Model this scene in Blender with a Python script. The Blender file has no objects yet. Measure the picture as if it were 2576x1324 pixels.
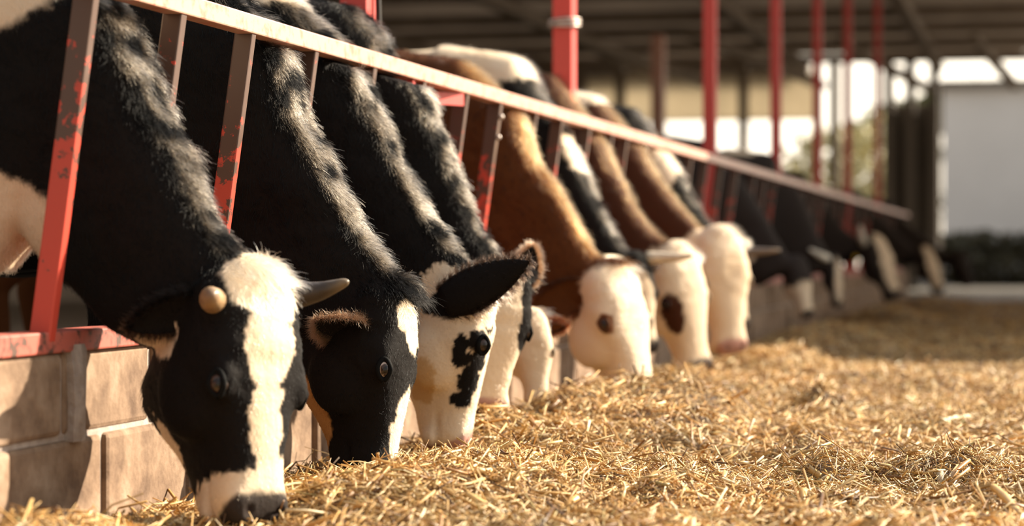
import bpy, bmesh, math, random
import numpy as np
from mathutils import Vector, Matrix

random.seed(7)
RNG = np.random.default_rng(7)
S = bpy.context.scene
COL = S.collection

# ------------------------------------------------------------------ camera
W_PX, H_PX = 2576, 1324
LENS = 85.0
FPX = LENS / 36.0 * W_PX
VPX, VPY = 2640.0, 646.0                       # where lines along +Y (the feed row) vanish
YAW = math.atan((VPX - W_PX / 2) / FPX)
PIT = math.atan((H_PX / 2 - VPY) / FPX)
CAM = np.array([0.0, 0.0, 0.60])
CF = np.array([-math.sin(YAW) * math.cos(PIT), math.cos(YAW) * math.cos(PIT), -math.sin(PIT)])
CR = np.array([math.cos(YAW), math.sin(YAW), 0.0])
CU = np.cross(CR, CF)
cam_d = bpy.data.cameras.new('camera')
cam = bpy.data.objects.new('camera', cam_d)
COL.objects.link(cam)
cam.matrix_world = Matrix(((CR[0], CU[0], -CF[0], CAM[0]), (CR[1], CU[1], -CF[1], CAM[1]),
                           (CR[2], CU[2], -CF[2], CAM[2]), (0, 0, 0, 1)))
cam_d.sensor_width = 36.0
cam_d.lens = LENS
cam_d.clip_start = 0.05
cam_d.clip_end = 500
cam_d.dof.use_dof = True
cam_d.dof.focus_distance = 5.75
cam_d.dof.aperture_fstop = 2.3
S.camera = cam

# ------------------------------------------------------------------ world, sun, exposure
world = bpy.data.worlds.new('world')
S.world = world
world.use_nodes = True
wn = world.node_tree
wn.nodes.clear()
w_out = wn.nodes.new('ShaderNodeOutputWorld')
w_bg = wn.nodes.new('ShaderNodeBackground')
w_tc = wn.nodes.new('ShaderNodeTexCoord')
w_sep = wn.nodes.new('ShaderNodeSeparateXYZ')
w_rmp = wn.nodes.new('ShaderNodeValToRGB')
wn.links.new(w_tc.outputs['Generated'], w_sep.inputs[0])
wn.links.new(w_sep.outputs['Z'], w_rmp.inputs[0])
w_rmp.color_ramp.elements[0].position = 0.0
w_rmp.color_ramp.elements[0].color = (1.0, 0.87, 0.68, 1)
w_rmp.color_ramp.elements[1].position = 0.7
w_rmp.color_ramp.elements[1].color = (0.62, 0.68, 0.74, 1)
wn.links.new(w_rmp.outputs[0], w_bg.inputs[0])
w_dot = wn.nodes.new('ShaderNodeVectorMath')            # the hazy sky is brighter on the sun's side
w_dot.operation = 'DOT_PRODUCT'
w_dot.inputs[1].default_value = (0.60, 0.78, 0.15)
w_mr = wn.nodes.new('ShaderNodeMapRange')
w_mr.inputs['From Min'].default_value = 0.0
w_mr.inputs['From Max'].default_value = 1.0
w_mr.inputs['To Min'].default_value = 0.52
w_mr.inputs['To Max'].default_value = 1.9
wn.links.new(w_tc.outputs['Generated'], w_dot.inputs[0])
wn.links.new(w_dot.outputs['Value'], w_mr.inputs['Value'])
wn.links.new(w_mr.outputs[0], w_bg.inputs[1])
wn.links.new(w_bg.outputs[0], w_out.inputs[0])

SUN_DIR = Vector((0.665, 0.56, 0.50)).normalized()      # towards the sun
sun_d = bpy.data.lights.new('sun', 'SUN')
sun_d.energy = 9.5
sun_d.angle = math.radians(0.6)
sun_d.color = (1.0, 0.86, 0.66)
sun = bpy.data.objects.new('sun', sun_d)
sun.rotation_euler = SUN_DIR.to_track_quat('Z', 'Y').to_euler()
sun.location = (6, 4, 9)
COL.objects.link(sun)

S.view_settings.view_transform = 'Standard'
S.view_settings.look = 'None'
S.view_settings.gamma = 1.0
S.view_settings.exposure = 0.74
S.view_settings.use_curve_mapping = False
S.cycles.max_bounces = 6
S.cycles.diffuse_bounces = 4
S.cycles.glossy_bounces = 2
S.cycles.transmission_bounces = 4
S.cycles.transparent_max_bounces = 4
S.cycles.caustics_reflective = False
S.cycles.caustics_refractive = False
S.cycles.sample_clamp_indirect = 4.0


# ------------------------------------------------------------------ helpers
def P(px, py, Y):
    """point of the feed row seen at a place of the photograph, at distance Y along the row"""
    d = CF + CR * (px - W_PX / 2) / FPX - CU * (py - H_PX / 2) / FPX
    return CAM + d * (Y / d[1])


def nrm(v):
    v = np.asarray(v, float)
    return v / (np.linalg.norm(v, axis=-1, keepdims=True) + 1e-12)


def _hash(ix, iy, iz, seed):
    h = (ix * 374761393 + iy * 668265263 + iz * 2147483647 + seed * 974634777) & 0xFFFFFFFF
    h = ((h ^ (h >> 13)) * 1274126177) & 0xFFFFFFFF
    h = h ^ (h >> 16)
    return (h & 0xFFFF) / 65535.0


def vnoise(p, freq, seed=0):
    """smooth value noise in -1..1 for an (n,3) array"""
    q = np.asarray(p, float) * freq + 1000.0
    i = np.floor(q).astype(np.int64)
    fr = q - i
    u = fr * fr * (3 - 2 * fr)
    r = 0
    for dx in (0, 1):
        for dy in (0, 1):
            for dz in (0, 1):
                wgt = (u[:, 0] if dx else 1 - u[:, 0]) * (u[:, 1] if dy else 1 - u[:, 1]) * (u[:, 2] if dz else 1 - u[:, 2])
                r = r + wgt * _hash(i[:, 0] + dx, i[:, 1] + dy, i[:, 2] + dz, seed)
    return r * 2 - 1


class MB:
    """collects shapes and links them as ONE mesh object"""
    def __init__(self):
        self.v, self.f, self.c = [], [], []
        self.n = 0

    def add(self, verts, faces, col=None):
        verts = np.asarray(verts, float)
        self.v.append(verts)
        self.f += [tuple(i + self.n for i in f) for f in faces]
        self.n += len(verts)
        if col is not None:
            self.c.append(np.tile(np.array(list(col) + [1.0]), (len(verts), 1)))
        return self

    def box(self, lo, hi):
        x0, y0, z0 = lo
        x1, y1, z1 = hi
        v = [(x0, y0, z0), (x1, y0, z0), (x1, y1, z0), (x0, y1, z0), (x0, y0, z1), (x1, y0, z1), (x1, y1, z1), (x0, y1, z1)]
        return self.add(v, [(0, 3, 2, 1), (4, 5, 6, 7), (0, 1, 5, 4), (1, 2, 6, 5), (2, 3, 7, 6), (3, 0, 4, 7)])

    def bar(self, a, b, w, h, side=(0, 1, 0)):
        """square bar from a to b: w along `side`, h across"""
        a, b = np.array(a, float), np.array(b, float)
        d = nrm(b - a)
        s = np.array(side, float)
        s = nrm(s - d * (s @ d))
        t = np.cross(d, s)
        v = []
        for e in (a, b):
            for i, j in ((-1, -1), (1, -1), (1, 1), (-1, 1)):
                v.append(e + s * (i * w / 2) + t * (j * h / 2))
        return self.add(v, [(3, 2, 1, 0), (4, 5, 6, 7), (0, 1, 5, 4), (1, 2, 6, 5), (2, 3, 7, 6), (3, 0, 4, 7)])

    def loft(self, rings, col=None):
        n = len(rings[0])
        v = np.concatenate(rings)
        f = []
        for i in range(len(rings) - 1):
            for j in range(n):
                k = (j + 1) % n
                f.append((i * n + j, i * n + k, (i + 1) * n + k, (i + 1) * n + j))
        v = np.concatenate([v, rings[0].mean(0)[None], rings[-1].mean(0)[None]])
        a, b = len(v) - 2, len(v) - 1
        m = (len(rings) - 1) * n
        for j in range(n):
            k = (j + 1) % n
            f.append((a, k, j))
            f.append((b, m + j, m + k))
        return self.add(v, f, col)

    def tube(self, pts, rad, n=12, col=None, closed_tip=False):
        pts = [np.array(p, float) for p in pts]
        rings = []
        ref = np.array([0.13, 0.91, 0.37])
        for i, p in enumerate(pts):
            d = nrm(pts[min(i + 1, len(pts) - 1)] - pts[max(i - 1, 0)])
            s = nrm(np.cross(d, ref))
            t = np.cross(d, s)
            r = rad[i] if hasattr(rad, '__len__') else rad
            r = r if hasattr(r, '__len__') else (r, r)
            a = np.arange(n) * 2 * math.pi / n
            rings.append(p + np.outer(np.cos(a) * r[0], s) + np.outer(np.sin(a) * r[1], t))
        return self.loft(rings, col)

    def ball(self, c, r, n=14, m=10, axes=None, col=None):
        c = np.array(c, float)
        r = np.array(r if hasattr(r, '__len__') else (r, r, r), float)
        A = np.eye(3) if axes is None else np.array(axes)      # rows = axes
        rings = []
        for i in range(1, m):
            th = math.pi * i / m
            a = np.arange(n) * 2 * math.pi / n
            q = np.stack([np.sin(th) * np.cos(a) * r[0], np.sin(th) * np.sin(a) * r[1], np.full(n, -math.cos(th) * r[2])], 1)
            rings.append(c + q @ A)
        return self.loft(rings, col)

    def mesh(self, name, smooth=False):
        me = bpy.data.meshes.new(name)
        v = np.concatenate(self.v)
        me.from_pydata(v.tolist(), [], self.f)
        if self.c and sum(len(c) for c in self.c) == len(v):
            at = me.attributes.new('coat', 'FLOAT_COLOR', 'POINT')
            at.data.foreach_set('color', np.concatenate(self.c).astype(np.float32).ravel())
        if smooth:
            me.polygons.foreach_set('use_smooth', [True] * len(me.polygons))
        me.update()
        return me

    def build(self, name, mat, parent=None, smooth=False, bevel=0):
        o = bpy.data.objects.new(name, self.mesh(name, smooth))
        o.data.materials.append(mat)
        COL.objects.link(o)
        if parent:
            o.parent = parent
        if bevel:
            m = o.modifiers.new('bevel', 'BEVEL')
            m.width = bevel
            m.segments = 2
            m.limit_method = 'ANGLE'
        return o


def tag(o, label=None, cat=None, group=None, kind=None):
    if label:
        o['label'] = label
    if cat:
        o['category'] = cat
    if group:
        o['group'] = group
    if kind:
        o['kind'] = kind
    return o


def empty(name, loc=(0, 0, 0)):
    o = bpy.data.objects.new(name, None)
    o.empty_display_size = 0.1
    o.location = loc
    COL.objects.link(o)
    return o


# ------------------------------------------------------------------ materials
def new_mat(name):
    m = bpy.data.materials.new(name)
    m.use_nodes = True
    nt = m.node_tree
    b = nt.nodes['Principled BSDF']
    return m, nt, b


def ramp_mat(name, stops, scale=6.0, rough=0.7, bump=0.0, detail=6.0, metal=0.0, stretch=None, spec=0.3):
    m, nt, b = new_mat(name)
    tc = nt.nodes.new('ShaderNodeTexCoord')
    mp = nt.nodes.new('ShaderNodeMapping')
    nz = nt.nodes.new('ShaderNodeTexNoise')
    rp = nt.nodes.new('ShaderNodeValToRGB')
    nt.links.new(tc.outputs['Object'], mp.inputs[0])
    nt.links.new(mp.outputs[0], nz.inputs[0])
    if stretch:
        mp.inputs['Scale'].default_value = stretch
    nz.inputs['Scale'].default_value = scale
    nz.inputs['Detail'].default_value = detail
    nz.inputs['Roughness'].default_value = 0.62
    el = rp.color_ramp.elements
    while len(el) < len(stops):
        el.new(0.5)
    for e, (p, c) in zip(el, stops):
        e.position = p
        e.color = (*c, 1)
    nt.links.new(nz.outputs['Fac'], rp.inputs[0])
    nt.links.new(rp.outputs[0], b.inputs['Base Color'])
    b.inputs['Roughness'].default_value = rough
    b.inputs['Metallic'].default_value = metal
    b.inputs['Specular IOR Level'].default_value = spec
    if bump:
        bp = nt.nodes.new('ShaderNodeBump')
        bp.inputs['Strength'].default_value = bump
        bp.inputs['Distance'].default_value = 0.02
        nt.links.new(nz.outputs['Fac'], bp.inputs['Height'])
        nt.links.new(bp.outputs[0], b.inputs['Normal'])
    return m


def coat_mat(name, rough=0.55, bump=True, attr='coat', spec=0.25):
    m, nt, b = new_mat(name)
    at = nt.nodes.new('ShaderNodeAttribute')
    at.attribute_name = attr
    nt.links.new(at.outputs['Color'], b.inputs['Base Color'])
    b.inputs['Roughness'].default_value = rough
    b.inputs['Specular IOR Level'].default_value = spec
    if bump:
        tc = nt.nodes.new('ShaderNodeTexCoord')
        nz = nt.nodes.new('ShaderNodeTexNoise')
        nz.inputs['Scale'].default_value = 55
        nz.inputs['Detail'].default_value = 4
        bp = nt.nodes.new('ShaderNodeBump')
        bp.inputs['Strength'].default_value = 0.35
        bp.inputs['Distance'].default_value = 0.008
        nt.links.new(tc.outputs['Object'], nz.inputs[0])
        nt.links.new(nz.outputs['Fac'], bp.inputs['Height'])
        nt.links.new(bp.outputs[0], b.inputs['Normal'])
    return m


def hair_mat(name):
    m = bpy.data.materials.new(name)
    m.use_nodes = True
    nt = m.node_tree
    nt.nodes.clear()
    out = nt.nodes.new('ShaderNodeOutputMaterial')
    h = nt.nodes.new('ShaderNodeBsdfHairPrincipled')
    h.model = 'CHIANG'
    h.parametrization = 'COLOR'
    at = nt.nodes.new('ShaderNodeAttribute')
    at.attribute_name = 'tint'
    nt.links.new(at.outputs['Color'], h.inputs['Color'])
    h.inputs['Roughness'].default_value = 0.30
    h.inputs['IOR'].default_value = 1.28
    h.inputs['Radial Roughness'].default_value = 0.5
    nt.links.new(h.outputs[0], out.inputs['Surface'])
    return m


def straw_mat(name):
    m, nt, b = new_mat(name)
    out = nt.nodes['Material Output']
    at = nt.nodes.new('ShaderNodeAttribute')
    at.attribute_name = 'coat'
    tr = nt.nodes.new('ShaderNodeBsdfTranslucent')
    mx = nt.nodes.new('ShaderNodeMixShader')
    nt.links.new(at.outputs['Color'], b.inputs['Base Color'])
    nt.links.new(at.outputs['Color'], tr.inputs['Color'])
    b.inputs['Roughness'].default_value = 0.42
    b.inputs['Specular IOR Level'].default_value = 0.5
    mx.inputs[0].default_value = 0.22
    nt.links.new(b.outputs[0], mx.inputs[1])
    nt.links.new(tr.outputs[0], mx.inputs[2])
    nt.links.new(mx.outputs[0], out.inputs['Surface'])
    return m


RED = (0.50, 0.055, 0.032)
RUST = (0.085, 0.045, 0.032)


def worn_mat(name, thr_lo, thr_hi, paint, bare, fade=None, z_lo=0.45, z_hi=1.15, grad=0.0, rough=0.45):
    """red paint worn to bare metal; grad > 0 wears more towards the top, where the necks rub"""
    m, nt, b = new_mat(name)
    tc = nt.nodes.new('ShaderNodeTexCoord')
    nz = nt.nodes.new('ShaderNodeTexNoise')
    nz.inputs['Scale'].default_value = 22
    nz.inputs['Detail'].default_value = 7
    nz.inputs['Roughness'].default_value = 0.65
    nt.links.new(tc.outputs['Object'], nz.inputs[0])
    sep = nt.nodes.new('ShaderNodeSeparateXYZ')
    nt.links.new(tc.outputs['Object'], sep.inputs[0])
    mr = nt.nodes.new('ShaderNodeMapRange')
    mr.inputs['From Min'].default_value = z_lo
    mr.inputs['From Max'].default_value = z_hi
    mr.inputs['To Min'].default_value = -grad
    mr.inputs['To Max'].default_value = grad
    nt.links.new(sep.outputs['Z'], mr.inputs['Value'])
    ad = nt.nodes.new('ShaderNodeMath')
    ad.operation = 'ADD'
    nt.links.new(nz.outputs['Fac'], ad.inputs[0])
    nt.links.new(mr.outputs[0], ad.inputs[1])
    rp = nt.nodes.new('ShaderNodeValToRGB')
    el = rp.color_ramp.elements
    el[0].position, el[0].color = thr_lo, (*paint, 1)
    el[1].position, el[1].color = thr_hi, (*bare, 1)
    if fade:
        e = el.new(thr_lo - 0.12)
        e.color = (*fade, 1)
    nt.links.new(ad.outputs[0], rp.inputs[0])
    nt.links.new(rp.outputs[0], b.inputs['Base Color'])
    b.inputs['Roughness'].default_value = rough
    bp = nt.nodes.new('ShaderNodeBump')
    bp.inputs['Strength'].default_value = 0.15
    bp.inputs['Distance'].default_value = 0.004
    nt.links.new(ad.outputs[0], bp.inputs['Height'])
    nt.links.new(bp.outputs[0], b.inputs['Normal'])
    return m


M = {}
M['coat'] = coat_mat('cow_coat', rough=0.75, spec=0.06)
M['hair'] = hair_mat('cow_hair')
M['eye'] = coat_mat('cow_eye', rough=0.06, bump=False, spec=0.4)
M['horn'] = ramp_mat('horn', [(0.3, (0.16, 0.11, 0.07)), (0.7, (0.42, 0.33, 0.22))], scale=18, rough=0.35, stretch=(1, 1, 1))
M['straw'] = straw_mat('straw')
M['bar'] = worn_mat('divider_paint', 0.50, 0.53, RED, RUST, grad=0.20)
M['rail'] = worn_mat('rail_paint', 0.50, 0.80, (0.58, 0.33, 0.25), (0.42, 0.29, 0.23), fade=(0.52, 0.17, 0.12), rough=0.38)
M['sill'] = worn_mat('sill_paint', 0.52, 0.60, (0.42, 0.10, 0.07), RUST, rough=0.6)
M['post'] = worn_mat('post_paint', 0.66, 0.72, (0.52, 0.050, 0.040), (0.22, 0.05, 0.04), rough=0.5)
M['block'] = ramp_mat('concrete_block', [(0.30, (0.10, 0.06, 0.038)), (0.5, (0.22, 0.145, 0.095)), (0.68, (0.33, 0.24, 0.17))], scale=9, rough=0.9, bump=0.5, detail=9)
M['mortar'] = ramp_mat('mortar', [(0.3, (0.27, 0.22, 0.19)), (0.7, (0.44, 0.38, 0.34))], scale=30, rough=0.95, bump=0.4)
M['floor'] = ramp_mat('yard_concrete', [(0.3, (0.15, 0.12, 0.09)), (0.7, (0.30, 0.25, 0.20))], scale=2.5, rough=0.95)
M['roof'] = ramp_mat('roof_sheet', [(0.3, (0.58, 0.53, 0.48)), (0.7, (0.76, 0.70, 0.64))], scale=1.2, rough=0.7)
M['beam'] = ramp_mat('dark_beam', [(0.3, (0.20, 0.16, 0.13)), (0.7, (0.30, 0.25, 0.20))], scale=3, rough=0.8)
M['dark_wall'] = ramp_mat('stained_board', [(0.3, (0.20, 0.16, 0.13)), (0.7, (0.34, 0.28, 0.23))], scale=1.5, rough=0.9, stretch=(1, 1, 0.2))
M['tan_panel'] = ramp_mat('tan_panel', [(0.3, (0.60, 0.54, 0.44)), (0.7, (0.74, 0.67, 0.55))], scale=1.0, rough=0.8)
M['grey_wall'] = ramp_mat('grey_sheet', [(0.3, (0.15, 0.13, 0.115)), (0.7, (0.27, 0.245, 0.22))], scale=1.5, rough=0.75, stretch=(4, 1, 0.15))
M['white_wall'] = ramp_mat('white_render', [(0.3, (0.80, 0.79, 0.79)), (0.7, (0.88, 0.87, 0.87))], scale=0.8, rough=0.85)
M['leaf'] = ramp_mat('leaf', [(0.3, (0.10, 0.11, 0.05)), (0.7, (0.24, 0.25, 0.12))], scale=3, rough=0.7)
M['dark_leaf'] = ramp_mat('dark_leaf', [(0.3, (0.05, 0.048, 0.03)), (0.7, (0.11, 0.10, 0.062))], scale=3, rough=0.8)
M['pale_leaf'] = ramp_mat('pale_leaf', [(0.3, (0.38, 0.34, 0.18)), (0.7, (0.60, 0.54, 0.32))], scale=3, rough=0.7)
M['bark'] = ramp_mat('bark', [(0.3, (0.08, 0.06, 0.045)), (0.7, (0.2, 0.15, 0.11))], scale=8, rough=0.9)
M['wire'] = ramp_mat('galvanised_wire', [(0.3, (0.35, 0.30, 0.27)), (0.7, (0.55, 0.48, 0.44))], scale=30, rough=0.4, metal=0.6)
M['cable'] = ramp_mat('black_cable', [(0.3, (0.015, 0.013, 0.012)), (0.7, (0.03, 0.025, 0.022))], scale=20, rough=0.5)
M['tag'] = ramp_mat('yellow_plastic', [(0.3, (0.65, 0.40, 0.03)), (0.7, (0.8, 0.5, 0.05))], scale=20, rough=0.4)

def let_through(mat, share):                            # thin sheet that lets some daylight through
    nt_ = mat.node_tree
    tr_ = nt_.nodes.new('ShaderNodeBsdfTranslucent')
    mx_ = nt_.nodes.new('ShaderNodeMixShader')
    mx_.inputs[0].default_value = share
    rp_ = [n for n in nt_.nodes if n.type == 'VALTORGB'][0]
    nt_.links.new(rp_.outputs[0], tr_.inputs['Color'])
    nt_.links.new(nt_.nodes['Principled BSDF'].outputs[0], mx_.inputs[1])
    nt_.links.new(tr_.outputs[0], mx_.inputs[2])
    nt_.links.new(mx_.outputs[0], nt_.nodes['Material Output'].inputs['Surface'])


let_through(M['tan_panel'], 0.6)
let_through(M['roof'], 0.13)  # roof translucency added so sun glow lifts the dark underside

# ------------------------------------------------------------------ setting: ground, kerb wall
so = MB().box((-40, 34, -0.25), (30, 140, 0.0)).build('floor', ramp_mat('shade_toned_yard', [(0.3, (0.035, 0.028, 0.022)), (0.7, (0.075, 0.062, 0.048))], scale=1.5, rough=0.95))  # far yard: shade put into the colour, else the strip glares in sun
tag(so, kind='structure')
fl = MB().box((-40, -6, -0.2), (30, 34, 0.0)).build('floor', M['floor'])
tag(fl, kind='structure')

KX0, KX1, KZ = -2.17, -1.955, 0.405            # kerb wall the necks lie over


def kerb_wall():
    m = MB()
    r = random.Random(3)
    for course, (z0, z1) in enumerate(((0.0, 0.225), (0.235, KZ))):
        y = 2.2 + 0.23 * (1 - course)
        while y < 34:
            L = 0.47 + r.uniform(-0.02, 0.02)
            dx = r.uniform(-0.008, 0.008)
            m.box((KX0 + dx, y, z0), (KX1 + dx, y + L, z1))
            y += L + 0.018
    o = m.build('wall_kerb', M['block'], bevel=0.012)
    tag(o, kind='structure')
    # mortar set back in the joints, with a thick smear squeezed out of one joint
    c = MB().box((KX0 + 0.02, 2.2, 0.0), (KX1 - 0.014, 34, KZ - 0.012))
    for (yy, zz) in ((4.665, 0.235), (6.62, 0.235)):
        c.loft([np.array([(KX1 + 0.008 * k, yy - w, z), (KX1 + 0.018 * k, yy, z), (KX1 + 0.006 * k, yy + w * 1.2, z), (KX1 - 0.03, yy + w, z), (KX1 - 0.03, yy - w, z)])
                for z, w, k in ((zz - 0.015, 0.03, 0.6), (zz + 0.06, 0.028, 1.0), (zz + 0.12, 0.033, 0.9), (zz + 0.185, 0.04, 0.5))])
    q = c.build('mortar_joint', M['mortar'], o)
    return o


kerb_wall()

# ------------------------------------------------------------------ feed barrier
RAILX, RAILZ = -1.87, 1.154
bar_px = [225, 445, 622, 782, 930, None, 1165, 1250, 1340, 1405, 1475]


def row_y(px, X):
    d = CF + CR * (px - W_PX / 2) / FPX
    return X / d[0] * d[1]


bar_y = [row_y(p, RAILX) if p else 7.12 for p in bar_px]
bar_y = [3.42, 3.98] + bar_y + [10.36, 10.74, 11.31, 12.15, 12.75, 13.38, 14.0, 14.7, 15.6, 16.2, 16.8, 17.6, 18.2, 18.9, 19.7, 20.5, 21.3, 22.1, 23.0, 24.0, 25.0, 26, 27, 28, 29, 30]
barrier = empty('feed_barrier', (-1.95, 4.5, KZ))
tag(barrier, 'slanted feed barrier of worn red steel on the concrete kerb, necks between its bars', 'barrier')


def sub(mb, name, mat, parent, **k):
    o = mb.build(name, mat, parent, **k)
    o.matrix_parent_inverse = parent.matrix_basis.inverted()
    return o


BASEX, BASEZ = -1.972, KZ + 0.045
sub(MB().bar((RAILX, 2.8, RAILZ), (RAILX, 33, RAILZ), 0.046, 0.046, (0, 0, 1)), 'top_rail', M['rail'], barrier, bevel=0.004)
sub(MB().bar((BASEX - 0.02, 2.8, KZ + 0.022), (BASEX - 0.02, 33, KZ + 0.022), 0.044, 0.085, (0, 0, 1)), 'bottom_rail', M['sill'], barrier, bevel=0.004)
for k, y in enumerate(bar_y):
    o = sub(MB().bar((BASEX, y, BASEZ - 0.02), (RAILX - 0.004, y, RAILZ - 0.018), 0.032 if k % 3 else 0.036, 0.046, (0, 1, 0)), 'divider_bar', M['bar'], barrier, bevel=0.004)
# stub bolts on one bar
yb = bar_y[9]
for t in (0.80, 0.90):
    bm_ = MB()
    c = np.array((BASEX, yb, BASEZ)) * (1 - t) + np.array((RAILX, yb, RAILZ)) * t
    bm_.ball(c + np.array([0.028, -0.012, 0]), 0.010, 10, 6)
    bm_.tube([c, c + np.array([0.03, -0.012, 0])], 0.005, 8)
    sub(bm_, 'hinge_bolt', M['wire'], barrier, smooth=True)

# ------------------------------------------------------------------ red barn posts
POSTX = -2.03
post_px = [(900, 0.105), (1420, 0.105), (1786, 0.095), (1952, 0.095), (2056, 0.095), (2132, 0.095), (2207, 0.10)]
post_lab = ['thick red steel barn post behind the third cow, with a black cable down its side',
            'red steel barn post wrapped with a wire ring near its top',
            'red barn post just right of the brown cow backs, blurred',
            'slim red barn post standing fourth along the feed row',
            'fifth red barn post, beside the black and white back with the white edge',
            'sixth red barn post, beyond the dark backs',
            'farthest red barn post, close to the grey sheet wall']
for k, ((px, w), lab) in enumerate(zip(post_px, post_lab)):
    y = row_y(px, POSTX)
    t = empty('barn_post', (POSTX, y, KZ))
    tag(t, lab, 'post', 'red barn posts along the feed row')
    top = 4.45 if y > 17 else 4.9
    wx = w * 0.8
    sub(MB().box((POSTX - wx / 2, y - w / 2, KZ), (POSTX + wx / 2, y + w / 2, top)), 'column', M['post'], t, bevel=0.004)
    sub(MB().box((POSTX - 0.10, y - 0.09, KZ), (POSTX + 0.035, y + 0.09, KZ + 0.012)), 'base_plate', M['sill'], t)
    if k == 0:
        xx = POSTX + wx / 2 + 0.008
        zs = np.linspace(1.1, 4.5, 18)
        sub(MB().tube([(xx + 0.006 + 0.006 * math.sin(z * 7), y + 0.035 + 0.008 * math.sin(z * 4), z) for z in zs], 0.009, 8), 'cable', M['cable'], t, smooth=True)
        # bracket from the post to the rail
        sub(MB().bar((POSTX, y, RAILZ - 0.055), (RAILX + 0.01, y + 0.02, RAILZ - 0.055), 0.05, 0.06, (0, 1, 0)).bar((POSTX + 0.02, y + 0.03, RAILZ - 0.06), (RAILX + 0.012, y + 0.62, RAILZ - 0.045), 0.012, 0.04, (1, 0, 0)), 'bracket', M['post'], t)
    if k == 1:
        zc = P(1420, 65, y)[2]
        ring = []
        for j in range(3):
            a = np.linspace(0, 2 * math.pi, 25)
            r = 0.073
            ring.append([(POSTX + r * math.cos(q) * 0.9, y + r * math.sin(q), zc + 0.010 * j + 0.006 * math.sin(q + j)) for q in a])
        wm = MB()
        for rg in ring:
            wm.tube(rg, 0.006, 6)
        sub(wm, 'wire_tie', M['wire'], t, smooth=True)

# a slim pale-lit post in the middle of the barn
pp = P(1656, 200, 30)
pole = MB().box((pp[0] - 0.08, 29.9, 0), (pp[0] + 0.08, 30.1, pp[2] + 0.55)).build('roof_prop', M['rail'], bevel=0.01)
tag(pole, 'faded pink roof prop standing inside the barn, between two nearer red posts', 'post')

# ------------------------------------------------------------------ barn shell
ROOF_Y0, ROOF_Y1, ROOF_Z = 17.0, 46.0, 4.45


def corrugated(x0, x1, y0, y1, z0, z1, pitch=0.30, amp=0.035, along='x', nm='ceiling', mat=None):
    n = int((y1 - y0) / (pitch / 4))
    v, f = [], []
    for i in range(n + 1):
        y = y0 + (y1 - y0) * i / n
        dz = amp * math.sin(2 * math.pi * (y - y0) / pitch)
        for (x, z) in ((x0, z0), (x1, z1)):
            v.append((x, y, z + dz))
            v.append((x, y, z + dz + 0.02))
    for i in range(n):
        a, b = i * 4, (i + 1) * 4
        f += [(a, b, b + 2, a + 2), (a + 1, a + 3, b + 3, b + 1), (a, a + 1, b + 1, b), (a + 2, b + 2, b + 3, a + 3)]
    f += [(0, 2, 3, 1), (n * 4, n * 4 + 1, n * 4 + 3, n * 4 + 2)]
    o = MB().add(v, f).build(nm, mat or M['roof'])
    return tag(o, kind='structure')


corrugated(-13.0, 9.0, ROOF_Y0, ROOF_Y1, ROOF_Z, ROOF_Z, pitch=0.9, amp=0.05)  # unseen right side extended in shape to shade the far straw
near_roof = MB().box((-13.0, -4.0, 4.75), (-6.8, ROOF_Y0, 4.80)).build('ceiling', M['roof'])  # unseen part, edge cut back so more daylight reaches the stalls
tag(near_roof, kind='structure')
for k, yy in enumerate((20.5, 24.5, 28.5, 33.5, 37.0, 39.6, 42.5, 45.6)):
    tag(MB().box((-13.0, yy - 0.08, ROOF_Z - 0.22), (9.0, yy + 0.08, ROOF_Z - 0.06)).build('trim_%d' % (k + 1), M['beam']), kind='structure')
for k, xx in enumerate((-2.03, -4.5, -7.5, -10.5)):
    tag(MB().box((xx - 0.09, ROOF_Y0, ROOF_Z - 0.40), (xx + 0.09, ROOF_Y1, ROOF_Z - 0.22)).build('trim_%d' % (k + 11), M['beam']), kind='structure')
# slanting struts under the roof
for k, (xa, ya, xb, yb2) in enumerate(((-3.4, 40.0, -2.2, 45.0), (-5.6, 38, -4.0, 44), (-7.6, 36, -6.0, 43), (-1.2, 40, -0.6, 45))):
    tag(MB().bar((xa, ya, ROOF_Z - 0.3), (xb, yb2, ROOF_Z - 0.75), 0.14, 0.14, (0, 0, 1)).build('trim_%d' % (k + 21), M['beam']), kind='structure')
tag(MB().box((-13.2, -4.0, 0), (-13.0, 46.0, 4.8)).build('wall_left', M['dark_wall']), kind='structure')


# end wall: sheet strips with openings between
def endbox(x0p, x1p, y0p, y1p, Y, d, name, mat, kind='structure'):
    a, b = P(x0p, y1p, Y), P(x1p, y0p, Y)
    o = MB().box((a[0], Y, a[2]), (b[0], Y + d, b[2])).build(name, mat)
    return tag(o, kind=kind)


endbox(820, 1272, -60, 640, 46, 0.1, 'wall_end', M['dark_wall'])
endbox(1272, 1308, 58, 640, 46, 0.1, 'wall_end', M['dark_wall'])
endbox(1272, 1308, -60, 36, 46, 0.1, 'wall_end', M['dark_wall'])
endbox(1308, 1475, -60, 640, 46, 0.1, 'wall_end', M['dark_wall'])
endbox(1475, 2060, 180, 308, 46, 0.08, 'wall_end', M['tan_panel'])
endbox(1440, 2010, 128, 206, 46.1, 0.2, 'wall_end', M['beam'])
endbox(2228, 2366, 262, 700, 46, 0.15, 'wall_end', M['grey_wall'])
endbox(2212, 2576, 120, 146, 46.0, 0.2, 'trim_31', M['beam'])
for k, px in enumerate((1560, 1870, 2100, 2236, 2290, 2350)):
    a = P(px, 100, 45.8)
    tag(MB().box((a[0] - 0.09, 45.7, 0), (a[0] + 0.09, 45.9, ROOF_Z - 0.2)).build('trim_%d' % (k + 32), M['beam'] if px < 2200 else M['grey_wall']), kind='structure')
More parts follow.
